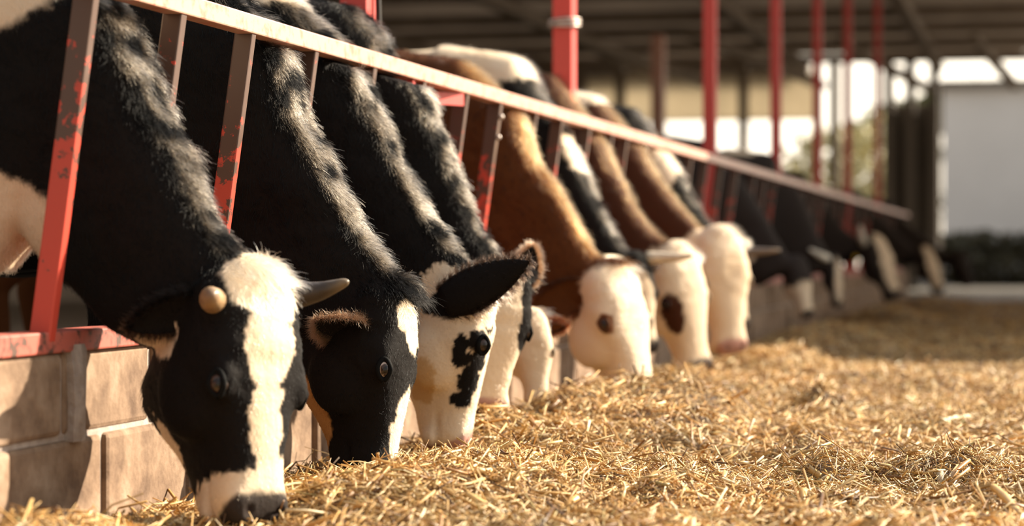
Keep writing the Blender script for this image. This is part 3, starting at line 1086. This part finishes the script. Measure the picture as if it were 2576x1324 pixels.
# --- second cow: black, curly poll, narrow white blaze
Cow('second cow, all black cheek with white eye rim, curly poll and thin white blaze', 5.76,
    [(716, 128), (752, 290), (836, 450), (908, 590), (985, 690)], (962, 742), (938, 1225), (1, -.05, .10), Ym=5.70, sc=1.25, headdep=1.2, sclera=True, ear_t=.22, eye_at=(.41, .044),
    blobs=[('h', 'w', (.13, .02, .07), (.09, .055, .045)), ('h', 'w', (.22, -.005, .078), (.09, .045, .030)), ('h', 'w', (.74, -.01, .050), (.29, .043, .026)), ('h', 'n', (.66, .02, -.140), (.24, .09, .062)),
           ('b', 'w', (-2.75, 0, 1.4), (.55, .4, .18))],
    ears=[(1, (.90, .02, -.42), (.40, .85, .2), .105, .055, 'r', 'k'), (-1, (-.85, .1, -.4), (-.1, .5, .8), .14, .045, 'k', 'k')],
    hair=72000, belly=.88, voxel=.0075, slim=.93, hairlen=1.05)

# --- third cow: white face with black spots
Cow('third cow, white spotted cheek and one big black ear pricked forwards', 6.30,
    [(885, 150), (935, 270), (1015, 430), (1085, 560), (1160, 650)], (1180, 720), (1138, 1132), (1, .12, .14), Ym=6.28, sc=1.25, headdep=1.15, eye_at=(.345, .057),
    blobs=[('h', 'w', (.60, 0, 0), (.52, .2, .22)), ('h', 'k', (.02, .09, -.03), (.20, .06, .11)), ('h', 'w', (.02, -.01, .05), (.18, .075, .06)), ('h', 'k', (.40, .10, .008), (.10, .05, .024)), ('h', 'k', (.345, .085, .050), (.07, .05, .026)),
           ('h', 'k', (.47, .075, .046), (.08, .045, .022)), ('h', 'k', (.56, .07, .032), (.10, .045, .024)), ('h', 'k', (.67, .062, .020), (.06, .04, .018)), ('h', 'k', (.26, .05, .068), (.025, .03, .012)),
           ('b', 'w', (-1.585, -.1, .545), (.05, .12, .035), .03), ('h', 't', (.62, .08, -.09), (.16, .08, .045), .02),
           ('b', 'w', (-2.45, 0, 1.42), (.60, .5, .22))],
    ears=[(1, (.15, -.50, .85), (-1, 0, .2), .235, .056, 'k', 'k'), (-1, (-.6, -.3, .4), (.2, .6, .6), .17, .045, 'k', 'k')],
    hair=66000, belly=.88, voxel=.0080, slim=.92, nose='P')

# --- fourth cow: black and white, looking past the third
Cow('fourth cow, white face with a black eye patch, behind the spotted cheek', 6.79,
    [(1052, 200), (1100, 328), (1152, 460), (1195, 570), (1235, 640)], (1262, 690), (1222, 1050), (.62, -.78, .0), Ym=6.74, sc=1.15, ear_t=.03,
    blobs=[('h', 'w', (.55, .01, .04), (.60, .075, .12)), ('h', 'k', (.40, -.085, .035), (.16, .05, .055)), ('h', 'k', (.62, -.09, -.03), (.25, .045, .06)), ('h', 'k', (.74, .095, -.02), (.25, .045, .08)), ('h', 'w', (.96, 0, 0), (.14, .12, .12)),
           ('b', 'w', (-2.35, 0, 1.45), (.35, .5, .12))],
    ears=[(-1, (-.08, -.97, .15), (.5, 0, .8), .125, .042, 'r', 'k'), (1, (.8, .1, -.3), (.2, .6, .6), .15, .045, 'k', 'k')],
    hair=36000, belly=.88, voxel=.0100, slim=.9, nose='P')

# --- pale cow low between the fourth and the fifth
Cow('pale muzzle low in the straw, between the fourth cow and the creamy brown one', 7.40,
    [(1040, 300), (1100, 440), (1170, 580), (1235, 700), (1290, 790)], (1330, 800), (1352, 1035), (.45, -.88, .1), Ym=7.36, base='B',
    blobs=[('h', 'w', (.5, 0, 0), (.75, .25, .25))], thick=(.42, .36, .30, .26, .22), sc=1.1,
    ears=[(-1, (-.9, .1, -.2), (.2, .6, .6), .13, .04, 'b', 'b'), (1, (.9, .1, -.2), (.2, .6, .6), .13, .04, 'b', 'b')],
    hair=9000, belly=.88, voxel=.012, slim=.72, nose='P', withers=1.18, headdep=.8)

# --- fifth: brown with white head
Cow('brown cow with a creamy white head, feeding fifth along the rail', 8.47,
    [(1305, 285), (1350, 415), (1417, 503), (1461, 592), (1503, 652)], (1522, 695), (1612, 1025), (.88, -.44, .30), Ym=8.40, base='b', sc=1.30, withers=1.335,
    blobs=[('h', 'w', (.60, 0, .0), (.66, .25, .20)), ('h', 'b', (.10, .12, -.12), (.22, .09, .10)), ('h', 'R', (.385, .10, .026), (.070, .05, .020)), ('h', 'w', (.55, .05, -.12), (.30, .12, .09)), ('h', 'n', (.25, .08, -.16), (.20, .1, .05))],
    ears=[(1, (.62, .12, -.78), (.8, .25, .5), .18, .050, 'b', 'b'), (-1, (-.85, .1, -.4), (.2, .6, .6), .17, .05, 'w', 'p')],
    hair=34000, voxel=.011, slim=.98, nose='P', hairlen=1.1)

# --- sixth: black, horned, mostly hidden
Cow('black horned cow mostly hidden behind the brown cow with the creamy head', 9.54,
    [(1427, 335), (1461, 410), (1495, 494), (1545, 592), (1575, 630)], (1590, 655), (1632, 890), (.70, -.70, .10), withers=1.44,
    blobs=[('h', 'w', (.55, .01, .05), (.45, .07, .10)), ('b', 'w', (-2.20, 0, 1.44), (.36, .5, .15)), ('b', 'w', (-1.84, 0, 1.04), (.06, .2, .10))],
    horns=[dict(base=(.0, -.08, .01), steps=[((.9, .1, .02), .06), ((.98, -.1, .02), .07), ((.95, -.1, .10), .06)], rad=[.026, .024, .017, .007], cols=((.55, .47, .36), (.03, .025, .02)), dark=.75),
           dict(base=(.0, .08, .01), steps=[((-.45, -.8, .15), .06), ((-.35, -.9, .10), .07)], rad=[.025, .020, .009], cols=((.50, .40, .26), (.2, .15, .1)), dark=.7)],
    ears=[(1, (.8, .2, -.4), (.2, .6, .6), .15, .045, 'k', 'k'), (-1, (-.8, .2, -.4), (.2, .6, .6), .15, .045, 'k', 'k')],
    hair=14000, voxel=.013, slim=.95)

# --- seventh: brown neck, white face with brown eye patch
Cow('brown necked cow with a brown patch around the eye of its white face', 10.12,
    [(1517, 361), (1548, 430), (1592, 513), (1640, 580), (1682, 618)], (1690, 642), (1752, 945), (.78, -.62, .12), base='B', sc=1.15, withers=1.40,
    blobs=[('h', 'w', (.55, 0, .02), (.66, .25, .25)), ('h', 'B', (.48, .085, .028), (.18, .05, .044)), ('h', 'w', (-.02, 0, .04), (.12, .07, .06))],
    ears=[(1, (.85, .15, -.45), (.3, .6, .6), .15, .045, 'B', 'B'), (-1, (-.85, .1, -.4), (.2, .6, .6), .15, .05, 'w', 'p')],
    hair=14000, voxel=.013, slim=.95, nose='g')

# --- eighth: brown neck, plain white head
Cow('brown necked cow with a plain white head, last one in the full sun', 11.05,
    [(1613, 375), (1657, 454), (1706, 518), (1762, 582), (1790, 592)], (1805, 600), (1838, 890), (.70, -.71, .05), base='B', sc=1.15, withers=1.38,
    blobs=[('h', 'w', (.55, 0, .02), (.68, .25, .25)), ('b', 'w', (-2.42, 0, 1.42), (.50, .5, .19)), ('h', 'n', (.28, .11, -.03), (.10, .04, .03))],
    ears=[(1, (.85, .15, -.45), (.3, .6, .6), .13, .045, 'w', 'p'), (-1, (-.85, .1, -.4), (.2, .6, .6), .13, .045, 'w', 'p')],
    hair=14000, voxel=.013, slim=.95, nose='P', hw=1.05)

# --- ninth: black with pale crest, dark horns to the right
Cow('black cow with dark horns, hidden behind the plain white head', 11.73,
    [(1698, 410), (1735, 480), (1768, 540), (1800, 590), (1825, 615)], (1832, 640), (1868, 830), (.75, -.65, .05),
    horns=[dict(base=(.0, -.08, .01), steps=[((.95, .1, .04), .06), ((.98, -.1, .05), .07), ((.95, -.1, .08), .07)], rad=[.026, .024, .017, .008], cols=((.13, .10, .08), (.20, .16, .12)), dark=.6),
           dict(base=(.0, .08, .01), steps=[((.55, -.8, .0), .06), ((.8, -.5, .3), .07), ((.8, -.2, .35), .05)], rad=[.025, .020, .014, .008], cols=((.13, .10, .08), (.2, .15, .1)), dark=.7)],
    blobs=[('h', 'w', (.55, .01, .05), (.45, .05, .10)), ('b', 'w', (-1.86, 0, 1.02), (.09, .3, .17))],
    ears=[(1, (.8, .2, -.4), (.2, .6, .6), .15, .045, 'k', 'k'), (-1, (-.8, .2, -.4), (.2, .6, .6), .15, .045, 'k', 'k')],
    hair=8000, voxel=.016, slim=.95)

# --- the far ones, out of the sun; haze put into their lifted 'd' coats
Cow('black cow with a white lower face, in the shade beyond the sunlit heads', 15.2,
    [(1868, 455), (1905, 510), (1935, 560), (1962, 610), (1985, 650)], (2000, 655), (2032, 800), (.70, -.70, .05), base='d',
    blobs=[('h', 'w', (.80, .0, .0), (.45, .2, .2)), ('b', 'w', (-1.9, 0, .62), (.10, .3, .08))],
    ears=[(1, (.8, .2, -.4), (.2, .6, .6), .15, .045, 'k', 'k'), (-1, (-.8, .2, -.4), (.2, .6, .6), .15, .045, 'k', 'k')],
    voxel=.018, sc=1.1)
Cow('black cow with a white stripe along its back, standing behind the shaded white lower face', 17.2,
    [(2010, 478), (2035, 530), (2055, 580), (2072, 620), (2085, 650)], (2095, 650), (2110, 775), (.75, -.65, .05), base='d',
    blobs=[('b', 'w', (-2.25, 0, 1.46), (.55, .5, .15)), ('h', 'w', (.5, 0, .06), (.5, .05, .06))],
    horns=[dict(base=(.0, .08, .01), steps=[((-.55, -.8, .3), .08), ((-.75, -.5, .45), .09)], rad=[.03, .026, .012], cols=((.6, .55, .46), (.5, .45, .38)), dark=.8)],
    ears=[(1, (.8, .2, -.4), (.2, .6, .6), .15, .045, 'k', 'k'), (-1, (-.8, .2, -.4), (.2, .6, .6), .15, .045, 'k', 'k')],
    voxel=.018)
Cow('shaded cow with a big black cheek, white blaze and a yellow ear tag', 20.8,
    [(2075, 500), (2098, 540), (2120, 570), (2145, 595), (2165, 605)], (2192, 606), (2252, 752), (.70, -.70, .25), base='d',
    blobs=[('h', 'w', (.45, -.03, .06), (.62, .085, .07)), ('h', 'w', (.0, -.05, .03), (.16, .07, .08))], tagged=True, sc=1.15, thick=(.5, .44, .40, .36, .32),
    horns=[dict(base=(.0, .08, .01), steps=[((-.15, -.8, .5), .09), ((-.1, -.3, .9), .10)], rad=[.035, .030, .014], cols=((.6, .55, .46), (.5, .45, .38)), dark=.8)],
    ears=[(1, (.8, .2, -.4), (.2, .6, .6), .18, .05, 'k', 'k'), (-1, (-.8, .2, -.4), (.2, .6, .6), .15, .045, 'k', 'k')],
    voxel=.02)
Cow('far cow with a white face turned to the alley, next after the yellow tagged one', 26.5,
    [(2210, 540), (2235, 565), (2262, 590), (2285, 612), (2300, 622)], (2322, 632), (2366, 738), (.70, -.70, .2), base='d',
    blobs=[('h', 'w', (.5, 0, .05), (.62, .075, .10)), ('b', 'w', (-2.35, 0, 1.42), (.3, .4, .12))], sc=1.15,
    ears=[(1, (.8, .2, -.4), (.2, .6, .6), .15, .045, 'k', 'k'), (-1, (-.8, .2, -.4), (.2, .6, .6), .15, .045, 'k', 'k')],
    voxel=.024)
Cow('farthest dark cow, its head a dim shape at the end of the rail', 31.0,
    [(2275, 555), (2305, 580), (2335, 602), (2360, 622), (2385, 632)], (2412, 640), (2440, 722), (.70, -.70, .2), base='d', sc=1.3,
    ears=[(1, (.8, .2, -.4), (.2, .6, .6), .15, .045, 'k', 'k'), (-1, (-.8, .2, -.4), (.2, .6, .6), .15, .045, 'k', 'k')],
    voxel=.026)

# ------------------------------------------------------------------ straw
def ss(a, b, x):
    t = np.clip((x - a) / (b - a), 0, 1)
    return t * t * (3 - 2 * t)


# heaps: (x, y, height, rx, ry)
HEAPS = []


def heap(px, py, Y, h, rx, ry):
    q = P(px, py, Y)
    HEAPS.append((q[0], Y, h, rx, ry))


heap(1000, 1200, 5.25, .055, .28, .30)
heap(1330, 1200, 5.25, .050, .22, .30)
heap(1250, 1090, 6.6, .060, .20, .25)
heap(1450, 1040, 7.35, .075, .16, .30)
heap(1640, 1010, 7.6, .085, .20, .28)
heap(1780, 1010, 7.6, .05, .14, .2)
heap(2040, 900, 10.2, .06, .25, .35)
heap(1950, 880, 11.5, .06, .3, .4)
heap(2200, 890, 10.5, .03, .25, .4)
heap(1700, 940, 9.6, .05, .3, .4)
heap(2050, 830, 14.5, .10, .35, .7)
heap(2250, 800, 19.0, .12, .4, 1.0)
heap(2350, 790, 23.0, .14, .5, 1.5)
heap(2400, 1130, 6.05, .030, .20, .22)
heap(2300, 1230, 5.3, .022, .25, .12)
heap(860, 1290, 4.85, .045, .2, .25)
HEAPS.append((-1.84, 4.02, .15, .16, .42))
heap(1740, 1030, 7.1, .075, .20, .10)
heap(2430, 1150, 6.0, .045, .22, .08)
heap(1190, 1010, 6.7, .06, .12, .12)
heap(2080, 960, 8.6, .05, .16, .12)
heap(1480, 1090, 6.4, .04, .18, .10)
_r = random.Random(5)
for _k in range(90):
    _y = _r.uniform(4.3, 11)
    HEAPS.append((_r.uniform(-1.1, .25) * min(1, _y / 7), _y, _r.uniform(.012, .042), _r.uniform(.05, .13), _r.uniform(.05, .14)))


def ground(x, y):
    p = np.stack([x, y, np.zeros_like(x)], 1)
    z = .046 + .034 * np.exp(-((x + 1.28) / .30) ** 2)
    z = z + .032 * vnoise(p, 2.6, 91) * (.5 + .5 * ss(-.2, -1.0, x)) + .020 * vnoise(p, 7.5, 92) * (.5 + .5 * vnoise(p, 1.7, 95)) + .012 * vnoise(p, 19, 93)
    for hx, hy, h, rx, ry in HEAPS:
        d = ((x - hx) / rx) ** 2 + ((y - hy) / ry) ** 2
        z = z + h * np.exp(-d)
    z = z * (.35 + .65 * ss(-1.98, -1.62, x))
    return np.maximum(z - .06 * np.exp(-((x + 1.52) / .20) ** 2 - ((y - 4.50) / .30) ** 2), .012)


def straw_litter():
    V, F, C = [], [], []
    # bed, coloured dark so gaps between straws read as shadow
    ys = np.concatenate([np.arange(3.6, 9, .03), np.arange(9, 16, .06), np.arange(16, 36, .16)])
    xs = np.arange(-1.95, 1.2, .03)
    X, Yg = np.meshgrid(xs, ys)
    x, y = X.ravel(), Yg.ravel()
    z = ground(x, y) - .006
    V.append(np.stack([x, y, z], 1))
    nx, ny = len(xs), len(ys)
    i, j = np.meshgrid(np.arange(nx - 1), np.arange(ny - 1))
    a = (j * nx + i).ravel()
    F.append(np.stack([a, a + 1, a + nx + 1, a + nx], 1))
    pn = V[0]
    b = np.clip(.5 + .5 * vnoise(pn, 30, 3) + .35 * vnoise(pn, 90, 4), 0, 1)[:, None]
    C.append(np.array((.055, .03, .012)) * (1 - b) + np.array((.27, .16, .06)) * b)
    n0 = len(pn)
    rg = np.random.default_rng(12)

    def lay(n, y0, y1, expo, l0, l1, w0, w1, tilt, xr=(-1.93, .38), lift=0.012):
        nonlocal n0
        k = 1 - expo
        yy = (y0 ** k + rg.random(n) * (y1 ** k - y0 ** k)) ** (1 / k)
        # across: only the strip the place shows, a little wider on each side
        xl = np.maximum(xr[0], -yy * .46)
        xx = xl + rg.random(n) * (xr[1] - xl)
        zz = ground(xx, yy)
        e = .02
        gx = (ground(xx + e, yy) - ground(xx - e, yy)) / (2 * e)
        gy = (ground(xx, yy + e) - ground(xx, yy - e)) / (2 * e)
        nn = nrm(np.stack([-gx, -gy, np.ones(n)], 1))
        az = rg.random(n) * 2 * math.pi
        t = np.stack([np.cos(az), np.sin(az), np.zeros(n)], 1)
        t = nrm(t - nn * (t * nn).sum(1)[:, None])
        tl = np.abs(rg.normal(size=n)) * tilt
        t = nrm(t * np.cos(tl)[:, None] + nn * np.sin(tl)[:, None])
        s = nrm(np.cross(t, nn) + rg.normal(size=(n, 3)) * .5)
        s = nrm(s - t * (s * t).sum(1)[:, None])
        m = np.cross(t, s)
        L = np.exp(rg.uniform(np.log(l0), np.log(l1), n))
        Wd = rg.uniform(w0, w1, n)
        th = Wd * rg.uniform(.25, .8, n)
        c = np.stack([xx, yy, zz + rg.random(n) ** 2 * lift + np.sin(tl) * L * .35], 1)
        bend = rg.normal(size=n) * .08 * L
        vv = []
        for q, bd in ((-.5, 0), (.0, 1), (.5, 0)):
            cc = c + t * (L * q)[:, None] + m * (bend * bd)[:, None]
            for a_, b_ in ((-1, -1), (1, -1), (1, 1), (-1, 1)):
                vv.append(cc + s * (Wd * .5 * a_)[:, None] + m * (th * .5 * b_)[:, None])
        vv = np.stack(vv, 1)                     # n,12,3
        V.append(vv.reshape(-1, 3))
        base = n0 + np.arange(n)[:, None] * 12
        q = []
        for r in (0, 4):
            for a_ in range(4):
                b_ = (a_ + 1) % 4
                q.append(np.stack([base[:, 0] + r + a_, base[:, 0] + r + b_, base[:, 0] + r + 4 + b_, base[:, 0] + r + 4 + a_], 1))
        q.append(np.stack([base[:, 0] + 3, base[:, 0] + 2, base[:, 0] + 1, base[:, 0]], 1))
        q.append(np.stack([base[:, 0] + 8, base[:, 0] + 9, base[:, 0] + 10, base[:, 0] + 11], 1))
        F.append(np.concatenate(q))
        pal = np.array([(.55, .335, .115), (.60, .405, .165), (.70, .53, .28), (.46, .25, .07), (.28, .14, .045), (.78, .65, .43), (.13, .065, .025), (.42, .33, .14)])
        pi = rg.choice(len(pal), n, p=[.23, .20, .13, .15, .12, .05, .08, .04])
        cl = pal[pi] * rg.uniform(.85, 1.3, (n, 1)) * (1 + .25 * vnoise(np.stack([xx, yy, zz], 1), 3.0, 17))[:, None]
        C.append(np.repeat(cl, 12, 0))
        n0 += n * 12

    lay(165000, 3.7, 10.0, 1.9, .008, .036, .0011, .0029, .36)
    lay(56000, 3.7, 12.0, 1.9, .035, .085, .0014, .0032, .32, lift=.02)
    lay(40000, 8.0, 30.0, 2.0, .02, .07, .003, .007, .35)
    lay(5200, 3.8, 9.0, 1.8, .05, .13, .003, .006, .26, lift=.03)
    lay(1500, 3.8, 9.0, 1.8, .03, .08, .007, .015, .20, lift=.02)
    v = np.concatenate(V).astype(np.float32)
    f = np.concatenate(F).astype(np.int32)
    c = np.clip(np.concatenate(C), 0, 1)
    me = bpy.data.meshes.new('straw_litter')
    me.vertices.add(len(v))
    me.vertices.foreach_set('co', v.ravel())
    me.loops.add(f.size)
    me.loops.foreach_set('vertex_index', f.ravel())
    me.polygons.add(len(f))
    me.polygons.foreach_set('loop_start', np.arange(0, f.size, 4, dtype=np.int32))
    me.update(calc_edges=True)
    at = me.attributes.new('coat', 'FLOAT_COLOR', 'POINT')
    at.data.foreach_set('color', np.concatenate([c, np.ones((len(c), 1))], 1).astype(np.float32).ravel())
    me.materials.append(M['straw'])
    o = bpy.data.objects.new('straw_litter', me)
    COL.objects.link(o)
    tag(o, 'deep golden straw and chopped feed spread along the alley in front of the cows', 'straw', kind='stuff')


straw_litter()


# ------------------------------------------------------------------ single stalks and flakes one can pick out
def on_ground(px, py):
    d = P(px, py, 1.0) - CAM
    q = CAM + np.outer(np.arange(4.2, 12, .01), d)
    return q[np.argmax(q[:, 2] <= ground(q[:, 0], q[:, 1]))]


def stalk(name, pa, pb, rad, col, label, cat, group=None, flat=0.0, lift=(.012, .012)):
    a, b = on_ground(*pa), on_ground(*pb)
    a[2] += lift[0]
    b[2] += lift[1]
    m = MB()
    d = nrm(b - a)
    n = 9
    if flat:
        s = nrm(np.cross(d, (0, 0.25, 1)))
        up = np.cross(s, d)
        rings = []
        for i in range(n):
            t = i / (n - 1)
            w = flat * (.75 + .25 * math.sin(math.pi * (t * .9 + .05))) * (1 + .08 * math.sin(9 * t))
            c = a + (b - a) * t + up * (.006 * math.sin(math.pi * t))
            rings.append(np.array([c + s * w * math.cos(q) + up * (rad * math.sin(q) + .25 * w * math.cos(q) ** 2) for q in np.arange(12) * math.pi / 6]))
        m.loft(rings)
    else:
        pts = [a + (b - a) * i / (n - 1) + np.array([0, 0, .006 * math.sin(math.pi * i / (n - 1))]) for i in range(n)]
        rr = [rad * (1.25 if i in (3, 6) else 1.0) for i in range(n)]
        m.tube(pts, rr, 10)
    v = np.concatenate(m.v)
    cc = np.array(col) * (1 + .18 * vnoise(v, 60, 5))[:, None]
    m.c = [np.concatenate([np.clip(cc, 0, 1), np.ones((len(cc), 1))], 1)]
    return tag(m.build(name, M['straw'], smooth=True), label, cat, group)


PALE, GOLD, BRN = (.80, .70, .50), (.66, .45, .18), (.42, .22, .07)
stalk('straw_stalk', (1652, 1072), (1735, 1122), .0045, PALE, 'pale straw stalk sloping down in front of the dark straw heap', 'straw stalk', lift=(.02, .008))
stalk('straw_stalk', (2362, 1072), (2462, 1056), .0065, PALE, 'thick whitish straw tube lying level near the right edge of the alley', 'straw stalk')
stalk('straw_flake', (2262, 1204), (2400, 1222), .004, GOLD, 'broad golden flattened stalk at the lower right', 'straw stalk', flat=.013)
stalk('straw_flake', (2400, 1216), (2536, 1224), .004, GOLD, 'second broad flattened stalk, end to end with the golden one at lower right', 'straw stalk', flat=.012)
stalk('straw_stalk', (2380, 1232), (2438, 1190), .0055, BRN, 'brown stalk leaning across the two broad flattened stalks', 'straw stalk', lift=(.012, .03))
stalk('straw_flake', (1900, 1248), (1962, 1244), .003, BRN, 'small brown leaf flake lying in the open chaff', 'straw flake', flat=.013)
stalk('straw_flake', (2062, 1224), (2096, 1216), .003, PALE, 'small pale curled husk left of the broad flattened stalks', 'husk', flat=.011)
stalk('straw_stalk', (2146, 1046), (2168, 1086), .0055, BRN, 'short upright brown stalk sticking out of the chaff', 'straw stalk', lift=(.03, .005))
stalk('straw_stalk', (2500, 1262), (2572, 1320), .008, GOLD, 'thick blurred golden stalk in the bottom right corner', 'straw stalk', lift=(.03, .01))
stalk('straw_stalk', (1424, 1175), (1466, 1236), .0028, BRN, 'thin dark straw on the slope of the front heap, below the muzzles', 'straw stalk', lift=(.02, .012))
